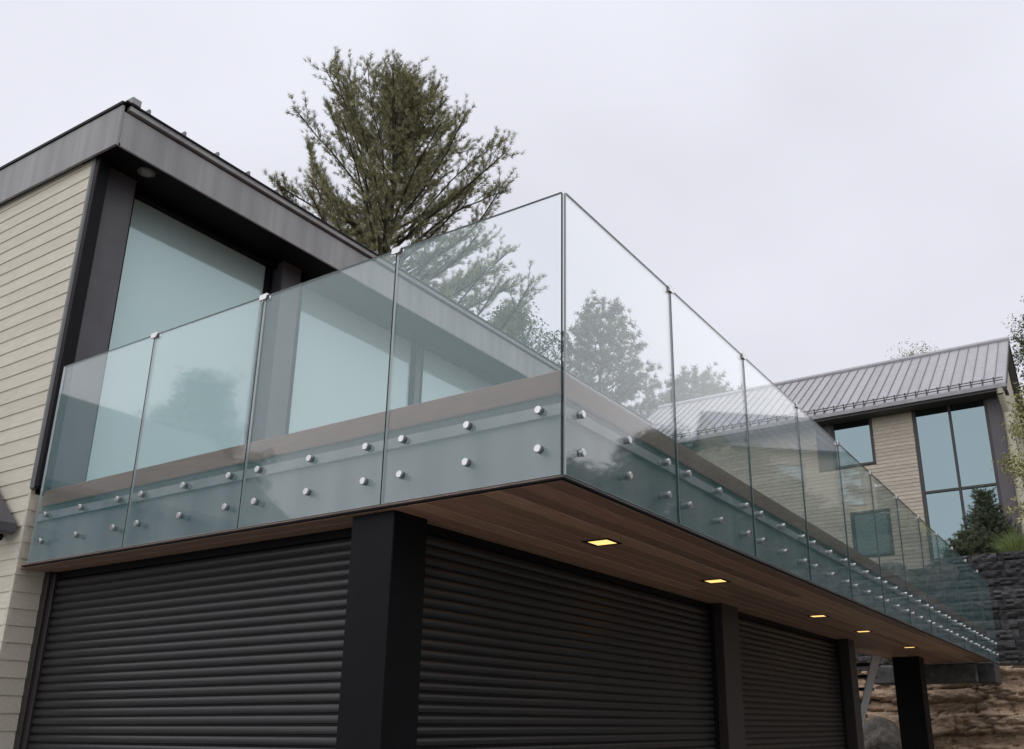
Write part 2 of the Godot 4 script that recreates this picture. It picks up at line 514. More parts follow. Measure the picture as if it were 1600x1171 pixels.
# ---------------------------------------------------------------- the garage
func slat_mesh(length: float, pitch: float) -> ArrayMesh:
	var s := st()
	# profile (out, up): a convex face with a hooked groove beneath it
	var pts := []
	var nrm := []
	var seg := 7
	for i in seg + 1:
		var a := lerpf(-0.4, 1.25, float(i) / seg)
		pts.append(Vector2(0.0135 * (cos(a) - cos(1.25)) / (1 - cos(1.25)), pitch * (0.17 + 0.79 * (sin(a) + sin(0.4)) / (sin(1.25) + sin(0.4)))))
		nrm.append(Vector2(cos(a), sin(a) * 0.7).normalized())
	for i in seg:
		var p: Vector2 = pts[i]; var q: Vector2 = pts[i + 1]
		var v := [Vector3(0, p.y, p.x), Vector3(length, p.y, p.x), Vector3(length, q.y, q.x), Vector3(0, q.y, q.x)]
		var n := [nrm[i], nrm[i], nrm[i + 1], nrm[i + 1]]
		var order := [0, 1, 2, 0, 2, 3]
		if (v[1] - v[0]).cross(v[2] - v[0]).z > 0: order = [0, 2, 1, 0, 3, 2]
		for j in order:
			s.set_normal(Vector3(0, n[j].y, n[j].x)); s.add_vertex(v[j])
	var a0: Vector2 = pts[0]
	quad(s, Vector3(0, a0.y, a0.x), Vector3(length, a0.y, a0.x), Vector3(length, pitch * 0.13, -0.006), Vector3(0, pitch * 0.13, -0.006), Vector3(0, -0.5, 1).normalized())
	quad(s, Vector3(0, pitch * 0.13, -0.006), Vector3(length, pitch * 0.13, -0.006), Vector3(length, pitch * 0.05, 0.0045), Vector3(0, pitch * 0.05, 0.0045), Vector3(0, 0.6, 1).normalized())
	quad(s, Vector3(0, pitch * 0.05, 0.0045), Vector3(length, pitch * 0.05, 0.0045), Vector3(length, -pitch * 0.05, -0.006), Vector3(0, -pitch * 0.05, -0.006), Vector3(0, -0.5, 1).normalized())
	return s.commit()

func roller_door(label: String, at: Vector3, turn: float, length: float) -> void:
	var t := thing("roller_shutter", label, "roller shutter", at, turn, "dark roller shutters of the garage")
	var pitch := 0.0545
	var m := slat_mesh(length - 0.06, pitch)
	var y := 0.06
	var k := 0
	while y + pitch < 2.655:
		put("slat", m, M.shutter[(k * 5 + k / 4) % 3], t, Vector3(0.03, y, 0))
		y += pitch; k += 1
	put("bottom_rail", box_mesh(Vector3(0.03, 0.006, -0.012), Vector3(length - 0.03, 0.058, 0.014), 0.004), M.post, t)
	put("head_box", box_mesh(Vector3(0.0, y + 0.004, -0.03), Vector3(length, 2.69, 0.0), 0.003), M.black_metal, t)
	put("backing", box_mesh(Vector3(0.0, 0.01, -0.06), Vector3(length, 2.6, -0.02), 0.0), M.black_metal, t)
	put("guide_rail", box_mesh(Vector3(-0.005, 0.005, -0.04), Vector3(0.045, 2.66, 0.028), 0.003), M.guide, t)
	put("guide_rail", box_mesh(Vector3(length - 0.045, 0.005, -0.04), Vector3(length + 0.005, 2.66, 0.028), 0.003), M.black_metal, t)

func make_garage() -> void:
	var t := thing("garage", "dark metal garage walls and posts carrying the deck", "garage", Vector3(-2.8, 0, -4.5))
	var o := -t.position
	put("garage_core", box_mesh(Vector3(-4.6, 0, -8.5), Vector3(-1.2, 2.66, -0.32), 0.0), M.black_metal, t, o)
	put("jamb", box_mesh(Vector3(-4.6, 0, -0.31), Vector3(-4.4, 2.688, -0.2), 0.003), M.guide, t, o)
	put("corner_post", box_mesh(Vector3(-1.33, 0, -0.31), Vector3(-1.038, 2.688, -0.05), 0.004), M.post, t, o)
	put("middle_post", box_mesh(Vector3(-1.3, 0, -4.66), Vector3(-1.0, 2.688, -4.27), 0.004), M.guide, t, o)
	put("end_post", box_mesh(Vector3(-1.3, 0, -8.56), Vector3(-0.96, 2.688, -8.27), 0.004), M.guide, t, o)
	roller_door("wide dark roller shutter facing the drive, left of the corner post", Vector3(-4.4, 0, -0.25), 0.0, 3.07)
	roller_door("dark roller shutter under the side overhang, between corner post and middle post", Vector3(-1.11, 0, -0.31), PI / 2, 3.96)
	roller_door("dark roller shutter under the side overhang, farthest from the corner post", Vector3(-1.11, 0, -4.66), PI / 2, 3.61)
	var p := thing("deck_post", "black square post under the far end of the deck", "post", Vector3(-1.01, 0, -11.95))
	put("shaft", box_mesh(Vector3(-0.2, 0.0, -0.18), Vector3(0.2, 2.688, 0.2), 0.005), M.black_metal, p)
	put("base_plate", box_mesh(Vector3(-0.26, 0.0, -0.24), Vector3(0.26, 0.02, 0.26), 0.004), M.black_metal, p)

# ---------------------------------------------------------------- the deck
func make_deck() -> void:
	var t := thing("deck", "raised deck with grey metal fascia, brown wood edge and wood plank soffit", "deck", Vector3(-2, GLASS_BASE, -7))
	var o := -t.position
	var e := 0.003
	put("deck_slab", box_mesh(Vector3(-4.6, 2.72, -8.9), Vector3(-0.13, 3.1, -0.13), 0.0), M.black_metal, t, o)
	put("deck_floor", box_mesh(Vector3(-4.6, 3.105, -8.9), Vector3(-0.1, 3.228, -0.1), e), M.band_side, t, o)
	put("walkway_slab", box_mesh(Vector3(-1.33, 2.72, -14.4), Vector3(-0.13, 3.1, -8.901), 0.0), M.black_metal, t, o)
	put("walkway_floor", box_mesh(Vector3(-1.36, 3.105, -14.42), Vector3(-0.1, 3.228, -8.901), e), M.band_side, t, o)
	# front run
	put("fascia_sheet", box_mesh(Vector3(-4.40, 2.702, -0.07), Vector3(-0.05, 3.0, -0.05), e), M.deck_fascia, t, o)
	var s := st()
	prism(s, PackedVector2Array([Vector2(-0.07, 2.998), Vector2(-0.028, 2.998), Vector2(-0.042, 3.06), Vector2(-0.07, 3.064)]), 0, -4.40, -0.039)
	put("drip_flashing", s.commit(), M.deck_fascia, t, o)
	put("shadow_strip", box_mesh(Vector3(-4.40, 3.062, -0.09), Vector3(-0.075, 3.112, -0.075), e), M.guide, t, o)
	put("edge_board", box_mesh(Vector3(-4.40, 3.113, -0.099), Vector3(-0.058, 3.233, -0.058), 0.006), M.band_front, t, o)
	put("bottom_trim", box_mesh(Vector3(-4.40, 2.677, -0.018), Vector3(0.002, 2.689, 0.002), e), M.black_metal, t, o)
	# long side run
	put("fascia_sheet", box_mesh(Vector3(-0.07, 2.702, -DECK_LENGTH), Vector3(-0.05, 3.0, -0.071), e), M.deck_fascia, t, o)
	s = st()
	prism(s, PackedVector2Array([Vector2(-0.07, 2.998), Vector2(-0.028, 2.998), Vector2(-0.042, 3.06), Vector2(-0.07, 3.064)]), 2, -DECK_LENGTH, -0.0705)
	put("drip_flashing", s.commit(), M.deck_fascia, t, o)
	put("shadow_strip", box_mesh(Vector3(-0.09, 3.062, -DECK_LENGTH), Vector3(-0.0752, 3.112, -0.0752), e), M.guide, t, o)
	put("edge_board", box_mesh(Vector3(-0.099, 3.113, -DECK_LENGTH), Vector3(-0.058, 3.233, -0.0995), 0.006), M.band_side, t, o)
	put("bottom_trim", box_mesh(Vector3(-0.018, 2.677, -DECK_LENGTH), Vector3(0.002, 2.689, -0.0182), e), M.black_metal, t, o)
	# soffit boards, running along the long side
	var sof := Node3D.new(); sof.name = "soffit"; t.add_child(sof); sof.position = o
	var r := RandomNumberGenerator.new(); r.seed = 5
	var w := 0.1145
	for i in 10:
		var x1 := -0.0195 - w * i
		var z := -0.0195
		while z > -13.6:
			var len := r.randf_range(2.4, 4.6) if i > 0 or z < -1 else 3.6
			var z1 := maxf(z - len, -13.7)
			if z1 < -13.0: z1 = -13.7
			put("soffit_board", box_mesh(Vector3(x1 - w + 0.0035, 2.6745 + r.randf_range(0, 0.0015), z1 + 0.001), Vector3(x1, 2.70, z - 0.001), 0.0035), M.soffit[r.randi() % 5], sof)
			z = z1
	for i in 2:
		var z0 := -0.0195 - w * i
		put("soffit_board", box_mesh(Vector3(-4.455, 2.6745, z0 - w + 0.0035), Vector3(-1.335, 2.70, z0), 0.0035), M.soffit_cross, sof)
	put("soffit_board", box_mesh(Vector3(-1.333, 2.675, -0.3), Vector3(-1.17, 2.70, -0.0195), 0.0035), M.soffit_cross, sof)
	# plank ceiling past the garage wall
	for i in 2:
		var x1 := -1.1645 - w * i
		put("soffit_board", box_mesh(Vector3(x1 - w + 0.0035, 2.675, -13.7), Vector3(x1, 2.70, -8.565), 0.0035), M.soffit[r.randi() % 5], sof)
	# the concrete beam that carries the far end
	var b := thing("concrete_beam", "grey concrete beam under the far end of the deck above the rock", "beam", Vector3(-0.8, 2.35, -13.95))
	put("beam_body", box_mesh(Vector3(-2.0, 2.36, -14.35), Vector3(-0.28, 2.672, -13.72), 0.02), M.concrete, b, -b.position)
	put("end_block", box_mesh(Vector3(-0.279, 2.34, -14.5), Vector3(0.0, 2.671, -13.9), 0.015), M.far_dark, b, -b.position)
	var sb := st()
	var u := PackedVector2Array([Vector2(-0.085, 0.17), Vector2(-0.08, 0.05), Vector2(-0.06, 0.015), Vector2(0.0, 0.0), Vector2(0.06, 0.015), Vector2(0.08, 0.05), Vector2(0.085, 0.17)])
	prism(sb, u, 2, 0.0, 0.02)
	put("bracket", sb.commit(), M.concrete, b, Vector3(-0.19, 2.5, -13.9) - b.position)

# ---------------------------------------------------------------- the glass
func glass_panel(width: float) -> Node3D:
	var h := GLASS_HEIGHT
	var t := MeshInstance3D.new()
	t.mesh = box_mesh(Vector3(-width / 2 + 0.005, 0, -0.006), Vector3(width / 2 - 0.005, h, 0.006), 0.0)
	t.material_override = M.glass
	for sg in [-1.0, 1.0]:
		var x: float = sg * (width / 2 - 0.0045)
		put("polished_edge", box_mesh(Vector3(x - 0.001, 0.0, -0.0066), Vector3(x + 0.001, h, 0.0066), 0.0), M.glint_edge if sg < 0 else M.glass_edge, t)
	put("polished_edge", box_mesh(Vector3(-width / 2 + 0.006, h - 0.0008, -0.0066), Vector3(width / 2 - 0.006, h + 0.001, 0.0066), 0.0), M.glass_edge, t)
	put("polished_edge", box_mesh(Vector3(-width / 2 + 0.006, -0.001, -0.0066), Vector3(width / 2 - 0.006, 0.0008, 0.0066), 0.0), M.glint_edge, t)
	var s := st()
	lathe(s, PackedVector2Array([Vector2(0.0, 0.0225), Vector2(0.0165, 0.0225), Vector2(0.0195, 0.0195), Vector2(0.0195, 0.0068)]), 24)
	lathe(s, PackedVector2Array([Vector2(0.0195, -0.0068), Vector2(0.0195, -0.052)]), 24)
	var so := s.commit()
	for fx in [0.115, 0.5, 0.885]:
		for y in [0.135, 0.322]:
			put("standoff", so, M.steel, t, Vector3((fx - 0.5) * width, y, 0))
	return t

func make_balustrade() -> void:
	var a := glass_panel(FRONT_PANEL)
	var b := glass_panel(SIDE_PANEL)
	var front := thing("glass_balustrade", "short glass balustrade of four panels across the deck front", "balustrade", Vector3(-2.16, GLASS_BASE, 0))
	var side := thing("glass_balustrade", "long glass balustrade of twelve panels down the deck side", "balustrade", Vector3(0, GLASS_BASE, -7.27))
	for i in 4:
		var o := a if i == 0 else a.duplicate()
		o.name = numbered("glass_panel", front)
		front.add_child(o, true)
		o.position = Vector3(-FRONT_PANEL * (i + 0.5) - 0.006, GLASS_BASE, 0) - front.position
	for i in 12:
		var o := b if i == 0 else b.duplicate()
		o.name = numbered("glass_panel", side)
		side.add_child(o, true)
		o.position = Vector3(0, GLASS_BASE, -SIDE_PANEL * (i + 0.5) - 0.006) - side.position
		o.rotation.y = PI / 2
	var s := st()
	prism(s, PackedVector2Array([Vector2(-0.031, 0.006), Vector2(0.031, 0.006), Vector2(0.031, -0.012), Vector2(0.027, -0.022), Vector2(0.018, -0.027), Vector2(-0.031, -0.027)]), 2, 0.0068, 0.0165)
	prism(s, PackedVector2Array([Vector2(-0.031, 0.006), Vector2(0.031, 0.006), Vector2(0.031, -0.012), Vector2(0.027, -0.022), Vector2(0.018, -0.027), Vector2(-0.031, -0.027)]), 2, -0.0165, -0.0068)
	box(s, Vector3(-0.031, 0.0055, -0.0164), Vector3(0.031, 0.0115, 0.0164), 0.002)
	var clamp_mesh := s.commit()
	s = st()
	lathe(s, PackedVector2Array([Vector2(0.0, 0.0035), Vector2(0.006, 0.0035), Vector2(0.007, 0.0)]), 12)
	var screw := s.commit()
	for i in 14:
		var run := front if i < 3 else side
		var c := put("clamp", clamp_mesh, M.steel, run)
		put("screw", screw, M.steel, c, Vector3(-0.004, 0.0115, 0), Basis(Vector3.RIGHT, -PI / 2))
		if i < 3:
			c.position = Vector3(-FRONT_PANEL * (i + 1) - 0.006, GLASS_BASE + GLASS_HEIGHT, 0) - run.position
		else:
			c.position = Vector3(0, GLASS_BASE + GLASS_HEIGHT, -SIDE_PANEL * (i - 2) - 0.006) - run.position
			c.rotation.y = PI / 2

# ---------------------------------------------------------------- downlights
func make_lights() -> void:
	var glow := StandardMaterial3D.new()
	glow.albedo_color = lin(0.8, 0.6, 0.3)
	glow.emission_enabled = true
	glow.emission = Color(1.0, 0.83, 0.5)
	glow.emission_energy_multiplier = 1.35
	var where := [[-0.553, -1.33, "nearest the corner"], [-0.556, -3.07, "second from the corner"], [-0.563, -5.69, "third from the corner"], [-0.563, -7.44, "fourth from the corner"], [-0.575, -9.96, "farthest from the corner"]]
	for w in where:
		var t := thing("downlight", "square lit amber downlight in the wood soffit, %s" % w[2], "downlight", Vector3(w[0], 2.6745, w[1]), 0.0, "amber downlights in the deck soffit")
		var s := st()
		box(s, Vector3(-0.09, -0.004, -0.09), Vector3(0.09, 0.001, -0.068), 0.001)
		box(s, Vector3(-0.09, -0.004, 0.068), Vector3(0.09, 0.001, 0.09), 0.001)
		box(s, Vector3(-0.09, -0.004, -0.0679), Vector3(-0.068, 0.001, 0.0679), 0.001)
		box(s, Vector3(0.068, -0.004, -0.0679), Vector3(0.09, 0.001, 0.0679), 0.001)
		put("trim", s.commit(), M.black_metal, t)
		put("lit_lens", box_mesh(Vector3(-0.067, -0.0015, -0.067), Vector3(0.067, 0.001, 0.067), 0.0), glow, t)
		var l := AreaLight3D.new()
		l.name = "lamp"
		l.area_size = Vector2(0.13, 0.13)
		l.light_color = Color(1.0, 0.74, 0.36)
		l.light_energy = 0.015
		l.area_range = 8.0
		l.shadow_enabled = true
		t.add_child(l)
		l.position = Vector3(0, -0.006, 0)
		l.rotation.x = -PI / 2

# ---------------------------------------------------------------- stairs behind the garage
func make_stairs() -> void:
	var t := thing("steel_stair", "galvanised steel stair stringers rising behind the end of the garage", "stair", Vector3(-1.2, 0, -9.6))
	var o := -t.position
	for x in [-0.97, -1.9]:
		var s := st()
		prism(s, PackedVector2Array([Vector2(-8.6, 1.86), Vector2(-8.6, 1.63), Vector2(-9.95, 2.56), Vector2(-9.5, 2.56)]), 0, x - 0.012, x)
		put("stringer", s.commit(), M.galvanised, t, o)
	for i in 5:
		var z := -8.7 - 0.25 * i
		put("tread", box_mesh(Vector3(-1.9, 1.75 + 0.17 * i, z - 0.26), Vector3(-0.985, 1.79 + 0.17 * i, z), 0.003), M.guide, t, o)

# ---------------------------------------------------------------- far house
func seamed_roof(t: Node3D, parent_name: String, x0: float, x1: float, ye: float, ze: float, yr: float, zr: float, step: float) -> void:
	var roof := Node3D.new(); roof.name = numbered(parent_name, t); t.add_child(roof)
	var up := Vector3(0, yr - ye, zr - ze)
	var n := Vector3(0, absf(zr - ze), (yr - ye) * signf(ze - zr)).normalized()
	var x := x1
	var k := 0
	while x > x0 + 0.01:
		var xa := maxf(x - step, x0)
		var s := st()
		var a := Vector3(xa, ye, ze); var b := Vector3(x, ye, ze)
		quad(s, a, b, b + up, a + up, n)
		quad(s, a - n * 0.04, b - n * 0.04, b + up - n * 0.04, a + up - n * 0.04, -n)
		quad(s, a, b, b - n * 0.04, a - n * 0.04, -up.normalized())
		quad(s, b, b + up, b + up - n * 0.04, b - n * 0.04, Vector3.RIGHT)
		put("roof_panel", s.commit(), M.roof[(k * 2 + k / 3) % 3], roof)
		s = st()
		var w := Vector3(0.008, 0, 0)
		quad(s, b - w + n * 0.028, b + w + n * 0.028, b + w + up + n * 0.028, b - w + up + n * 0.028, n)
		quad(s, b + w, b + w + n * 0.028, b + w + up + n * 0.028, b + w + up, Vector3.RIGHT)
		quad(s, b - w, b - w + n * 0.028, b - w + up + n * 0.028, b - w + up, Vector3.LEFT)
		quad(s, b - w, b + w, b + w + n * 0.028, b - w + n * 0.028, -up.normalized())
		put("standing_seam", s.commit(), M.seam, roof)
		x = xa; k += 1

func make_far_house() -> void:
	var t := thing("far_house", "beige lap sided house uphill with pale standing seam roof and tall dark framed windows", "house", Vector3(-5, 5.5, -26))
	var o := -t.position
	var zf := -23.56
	var xl := -12.0
	var xr := 0.06
	var body := Node3D.new(); body.name = "wall"; t.add_child(body); body.position = o
	# wall bodies
	put("wall_core", box_mesh(Vector3(xl, 4.5, -31.0), Vector3(xr - 0.03, 10.8, zf - 0.05), 0.0), M.far_siding[0], body)
	var s := st()
	prism(s, PackedVector2Array([Vector2(-31.0, 10.7), Vector2(zf - 0.05, 10.7), Vector2(-27.3, 13.45)]), 0, xl, xr - 0.031)
	put("gable", s.commit(), M.far_siding[1], body)
	# lap siding strips round the openings
	var openings := [[-2.42, -0.02, 5.2, 10.75], [-5.3, -3.58, 9.12, 10.75], [-4.5, -3.35, 6.35, 7.75]]
	var y := 5.3
	var k := 0
	while y < 10.74:
		var xs := [[xl, xr]]
		for op in openings:
			if y + 0.06 > op[2] and y + 0.06 < op[3]:
				var nx := []
				for seg in xs:
					if op[0] > seg[0] and op[0] < seg[1]: nx.append([seg[0], op[0]])
					if op[1] < seg[1] and op[1] > seg[0]: nx.append([op[1], seg[1]])
					if op[1] <= seg[0] or op[0] >= seg[1]: nx.append(seg)
				xs = nx
		for seg in xs:
			s = st()
			prism(s, PackedVector2Array([Vector2(-0.05, 0), Vector2(0.0, 0), Vector2(-0.014, 0.117), Vector2(-0.05, 0.117)]), 0, seg[0], seg[1])
			put("board", s.commit(), M.far_siding[(k * 5 + k / 3) % 3], body, Vector3(0, y, zf))
		y += 0.115; k += 1
	# roof: the slope towards us, the slope behind, ridge, eave, snow guard
	var ye := 10.76
	var ze := -23.02
	var yr := 13.72
	var zr := -27.3
	seamed_roof(t, "roof", xl - 0.4, 0.245, ye, ze, yr, zr, 0.3)
	t.get_child(t.get_child_count() - 1).position = o
	s = st()
	var nn := Vector3(0, 4.28, -2.96).normalized()
	quad(s, Vector3(xl - 0.4, yr, zr), Vector3(0.245, yr, zr), Vector3(0.245, ye, zr - 4.28), Vector3(xl - 0.4, ye, zr - 4.28), nn)
	quad(s, Vector3(xl - 0.4, yr - 0.05, zr), Vector3(0.245, yr - 0.05, zr), Vector3(0.245, ye - 0.05, zr - 4.28), Vector3(xl - 0.4, ye - 0.05, zr - 4.28), -nn)
	put("rear_slope", s.commit(), M.roof[1], t, o)
	s = st()
	prism(s, PackedVector2Array([Vector2(zr + 0.16, yr - 0.1), Vector2(zr + 0.16, yr - 0.03), Vector2(zr, yr + 0.09), Vector2(zr - 0.16, yr - 0.03), Vector2(zr - 0.16, yr - 0.1)]), 0, xl - 0.41, 0.26)
	put("ridge_cap", s.commit(), M.roof[0], t, o)
	# rake boards on the gable facing the deck end
	s = st()
	for side in [1.0, -1.0]:
		var z2: float = zr + side * 4.28
		var a := Vector3(0.247, ye - 0.03, z2); var b := Vector3(0.247, yr - 0.03, zr)
		var d := Vector3(0, -0.16, 0)
		quad(s, a, b, b + d, a + d, Vector3.RIGHT)
		quad(s, a + Vector3(-0.03, 0, 0), b + Vector3(-0.03, 0, 0), b + d + Vector3(-0.03, 0, 0), a + d + Vector3(-0.03, 0, 0), Vector3.LEFT)
		quad(s, a + d, b + d, b + d + Vector3(-0.03, 0, 0), a + d + Vector3(-0.03, 0, 0), Vector3.DOWN)
	put("rake_board", s.commit(), M.far_dark, t, o)
	s = st()
	box(s, Vector3(xl - 0.4, ye - 0.13, ze - 0.0), Vector3(0.25, ye + 0.0, ze + 0.06), 0.01)
	put("gutter", s.commit(), M.roof[2], t, o)
	put("soffit", box_mesh(Vector3(xl - 0.4, ye - 0.2, zf - 0.03), Vector3(0.24, ye - 0.131, ze - 0.002), 0.003), M.far_dark, t, o)
	# snow guard: two rails on brackets
	var sg := Node3D.new(); sg.name = "snow_guard"; t.add_child(sg); sg.position = o
	var up := Vector3(0, yr - ye, zr - ze).normalized()
	var n := Vector3(0, 4.28, 2.96).normalized()
	for r in 2:
		var p := Vector3(0, ye, ze) + up * 0.17 + n * (0.06 + 0.07 * r)
		s = st(); tube(s, Vector3(xl - 0.3, p.y, p.z), Vector3(0.18, p.y, p.z), 0.016, 0.016, 6)
		put("rail", s.commit(), M.fascia_trim, sg)
	var x := 0.245 - 0.3
	while x > xl:
		var p := Vector3(x, ye, ze) + up * 0.17
		s = st(); tube(s, p + n * 0.02, p + n * 0.17, 0.016, 0.016, 5); tube(s, p + n * 0.03 - up * 0.12, p + n * 0.1, 0.014, 0.014, 5)
		put("bracket", s.commit(), M.far_dark, sg)
		x -= 0.3
	# tall corner window
	tall_window(t, o, zf, [-2.36, -1.38, -0.4], [10.62, 8.06, 5.3])
	put("corner_column", box_mesh(Vector3(-0.36, 4.5, zf - 0.1), Vector3(0.0, 10.62, zf + 0.02), 0.005), M.far_trim, t, o)
	# upper small window with a dark side panel
	put("window_surround", box_mesh(Vector3(-5.3, 9.12, zf - 0.09), Vector3(-4.8, 10.6, zf + 0.01), 0.005), M.far_trim, t, o)
	tall_window(t, o, zf, [-4.78, -3.62], [10.62, 9.17])
	tall_window(t, o, zf, [-4.45, -3.4], [7.7, 6.4], M.window_dark)
	# downspout with its offset
	s = st()
	var px := 0.13
	var pts := [Vector3(px - 0.06, ye - 0.1, zf + 0.5), Vector3(px - 0.06, 10.5, zf + 0.46), Vector3(px, 10.05, zf + 0.09), Vector3(px, 9.7, zf + 0.09), Vector3(px, 5.0, zf + 0.09)]
	for i in pts.size() - 1: tube(s, pts[i], pts[i + 1], 0.1, 0.1, 10)
	put("downspout", s.commit(), M.downspout, t, o)
	put("foundation", box_mesh(Vector3(xl, 4.0, -30.9), Vector3(xr + 0.02, 5.28, zf + 0.015), 0.005), M.far_dark, t, o)

func tall_window(t: Node3D, o: Vector3, zf: float, xs: Array, ys: Array, pane: Material = null) -> void:
	var w := Node3D.new(); w.name = numbered("window", t); t.add_child(w); w.position = o
	var s := st()
	var z0 := zf - 0.09
	var z1 := zf + 0.012
	for i in xs.size():
		var f := 0.045 if i == 0 or i == xs.size() - 1 else 0.035
		box(s, Vector3(xs[i] - f, ys[-1] - 0.04, z0), Vector3(xs[i] + f, ys[0] + 0.04, z1), 0.004)
	for j in ys.size():
		for i in xs.size() - 1:
			box(s, Vector3(xs[i] + 0.046, ys[j] - 0.035, z0 + 0.002), Vector3(xs[i + 1] - 0.046, ys[j] + 0.035, z1 - 0.002), 0.004)
	put("frame", s.commit(), M.far_dark, w)
	for i in xs.size() - 1:
		for j in ys.size() - 1:
			put("pane", box_mesh(Vector3(xs[i] + 0.03, ys[j + 1] + 0.03, zf - 0.06), Vector3(xs[i + 1] - 0.03, ys[j] - 0.03, zf - 0.045), 0.0), pane if pane else M.window_far, w)

# ---------------------------------------------------------------- the house to the right that the long glass mirrors
func make_neighbour() -> void:
	var t := thing("garden_house", "beige gabled house beyond the drive, seen only mirrored in the long glass side", "house", Vector3(10.8, 7.9, -33.1), -0.73)
	put("wall", box_mesh(Vector3(-4, 0.3, -3), Vector3(2, 4.6, 3), 0.0), M.far_siding[1], t)
	var s := st()
	prism(s, PackedVector2Array([Vector2(-3, 4.59), Vector2(3, 4.59), Vector2(0, 6.9)]), 0, -4, 2)
	put("gable", s.commit(), M.far_siding[1], t)
	seamed_roof(t, "roof", -4.4, 2.2, 4.35, 3.4, 7.0, 0.0, 0.42)
	s = st()
	quad(s, Vector3(-4.4, 7.0, 0), Vector3(2.2, 7.0, 0), Vector3(2.2, 4.35, -3.4), Vector3(-4.4, 4.35, -3.4), Vector3(0, 3.4, -2.65).normalized())
	put("rear_slope", s.commit(), M.roof[1], t)
	put("foundation", box_mesh(Vector3(-4.05, -4.0, -3.05), Vector3(2.05, 0.6, 3.05), 0.01), M.concrete, t)
	for x in [-2.9, -0.4]:
		var w := Node3D.new(); w.name = numbered("window", t); t.add_child(w)
		put("frame", box_mesh(Vector3(x - 0.55, 2.2, 2.95), Vector3(x + 0.55, 3.8, 3.03), 0.005), M.far_dark, w)
		put("pane", box_mesh(Vector3(x - 0.48, 2.27, 3.0), Vector3(x + 0.48, 3.73, 3.04), 0.0), M.window_far, w)

func make_drive_house() -> void:
	var t := thing("drive_house", "dark gabled house left across the drive, mirrored in the leftmost front panels", "house", Vector3(-22.4, 0, 12.5))
	var o := -t.position
	put("wall", box_mesh(Vector3(-27.6, 0, 8.6), Vector3(-17.2, 7.6, 16.5), 0.0), M.far_trim, t, o)
	var s := st()
	prism(s, PackedVector2Array([Vector2(-27.6, 7.59), Vector2(-17.2, 7.59), Vector2(-22.4, 11.5)]), 2, 8.6, 16.5)
	put("gable", s.commit(), M.far_trim, t, o)
	s = st()
	prism(s, PackedVector2Array([Vector2(-28.2, 7.3), Vector2(-22.4, 11.66), Vector2(-16.6, 7.3), Vector2(-16.6, 7.5), Vector2(-22.4, 11.86), Vector2(-28.2, 7.5)]), 2, 8.2, 16.9)
	put("roof", s.commit(), M.fascia_trim, t, o)
	t.position.x -= 3.6
	for x in [-25.2, -20.4]:
		for y in [1.2, 4.6]:
			var w := Node3D.new(); w.name = numbered("window", t); t.add_child(w); w.position = o
			put("frame", box_mesh(Vector3(x - 0.65, y, 8.54), Vector3(x + 0.65, y + 1.7, 8.62), 0.005), M.far_dark, w)
			put("pane", box_mesh(Vector3(x - 0.57, y + 0.08, 8.53), Vector3(x + 0.57, y + 1.62, 8.56), 0.0), M.window_dark, w)

# ---------------------------------------------------------------- retaining walls and rocks
func rough_block(w: float, h: float, d: float, sd: int) -> ArrayMesh:
	var r := RandomNumberGenerator.new(); r.seed = sd
	var n := FastNoiseLite.new(); n.seed = sd; n.frequency = 3.5; n.fractal_octaves = 3
	var s := st()
	var nx := 6
	var ny := 4
	var p := func(i: int, k: int) -> Vector3:
		var u := float(i) / nx; var v := float(k) / ny
		var edge := minf(minf(u, 1 - u) * 6.0, minf(v, 1 - v) * 4.0)
		var z := d - 0.05 + minf(edge, 1.0) * 0.03 + n.get_noise_2d(u * w * 2 + sd, v * h * 4) * 0.065 * minf(edge, 1.0)
		return Vector3((u - 0.5) * w, v * h, z)
	for i in nx:
		for k in ny:
			var a: Vector3 = p.call(i, k); var b: Vector3 = p.call(i + 1, k); var c: Vector3 = p.call(i + 1, k + 1); var e: Vector3 = p.call(i, k + 1)
			var m := (b - a).cross(e - a).normalized()
			if m.z < 0: m = -m
			tri(s, a, b, c, m)
			m = (c - a).cross(e - a).normalized()
			if m.z < 0: m = -m
			tri(s, a, c, e, m)
	var zz := d - 0.05
	quad(s, Vector3(-w / 2, h, 0), Vector3(w / 2, h, 0), Vector3(w / 2, h, zz), Vector3(-w / 2, h, zz), Vector3.UP)
	quad(s, Vector3(-w / 2, 0, 0), Vector3(w / 2, 0, 0), Vector3(w / 2, 0, zz), Vector3(-w / 2, 0, zz), Vector3.DOWN)
	quad(s, Vector3(-w / 2, 0, 0), Vector3(-w / 2, h, 0), Vector3(-w / 2, h, zz), Vector3(-w / 2, 0, zz), Vector3.LEFT)
	quad(s, Vector3(w / 2, 0, 0), Vector3(w / 2, h, 0), Vector3(w / 2, h, zz), Vector3(w / 2, 0, zz), Vector3.RIGHT)
	return s.commit()

func stone_wall(label: String, at: Vector3, x0: float, x1: float, rows: int, row_h: float) -> void:
	var t := thing("retaining_wall", label, "retaining wall", at, 0.0, "dark stone retaining walls above the rock")
	var blocks := []
	for k in 6: blocks.append([rough_block(0.4 + 0.13 * k, row_h - 0.008, 0.4, 70 + k), 0.4 + 0.13 * k])
	var r := RandomNumberGenerator.new(); r.seed = rows * 7
	for j in rows:
		var x := x0 + r.randf_range(0, 0.3)
		while x < x1:
			var b = blocks[r.randi() % 6]
			put("stone_block", b[0], M.block[r.randi() % 4], t, Vector3(x + b[1] / 2, j * row_h, -0.03 * j + r.randf_range(-0.03, 0.03)))
			x += b[1] + 0.006
	put("backfill", box_mesh(Vector3(x0, -0.3, -0.6), Vector3(x1 + 0.4, rows * row_h - 0.02, -0.08 - 0.03 * rows), 0.0), M.block[1], t)

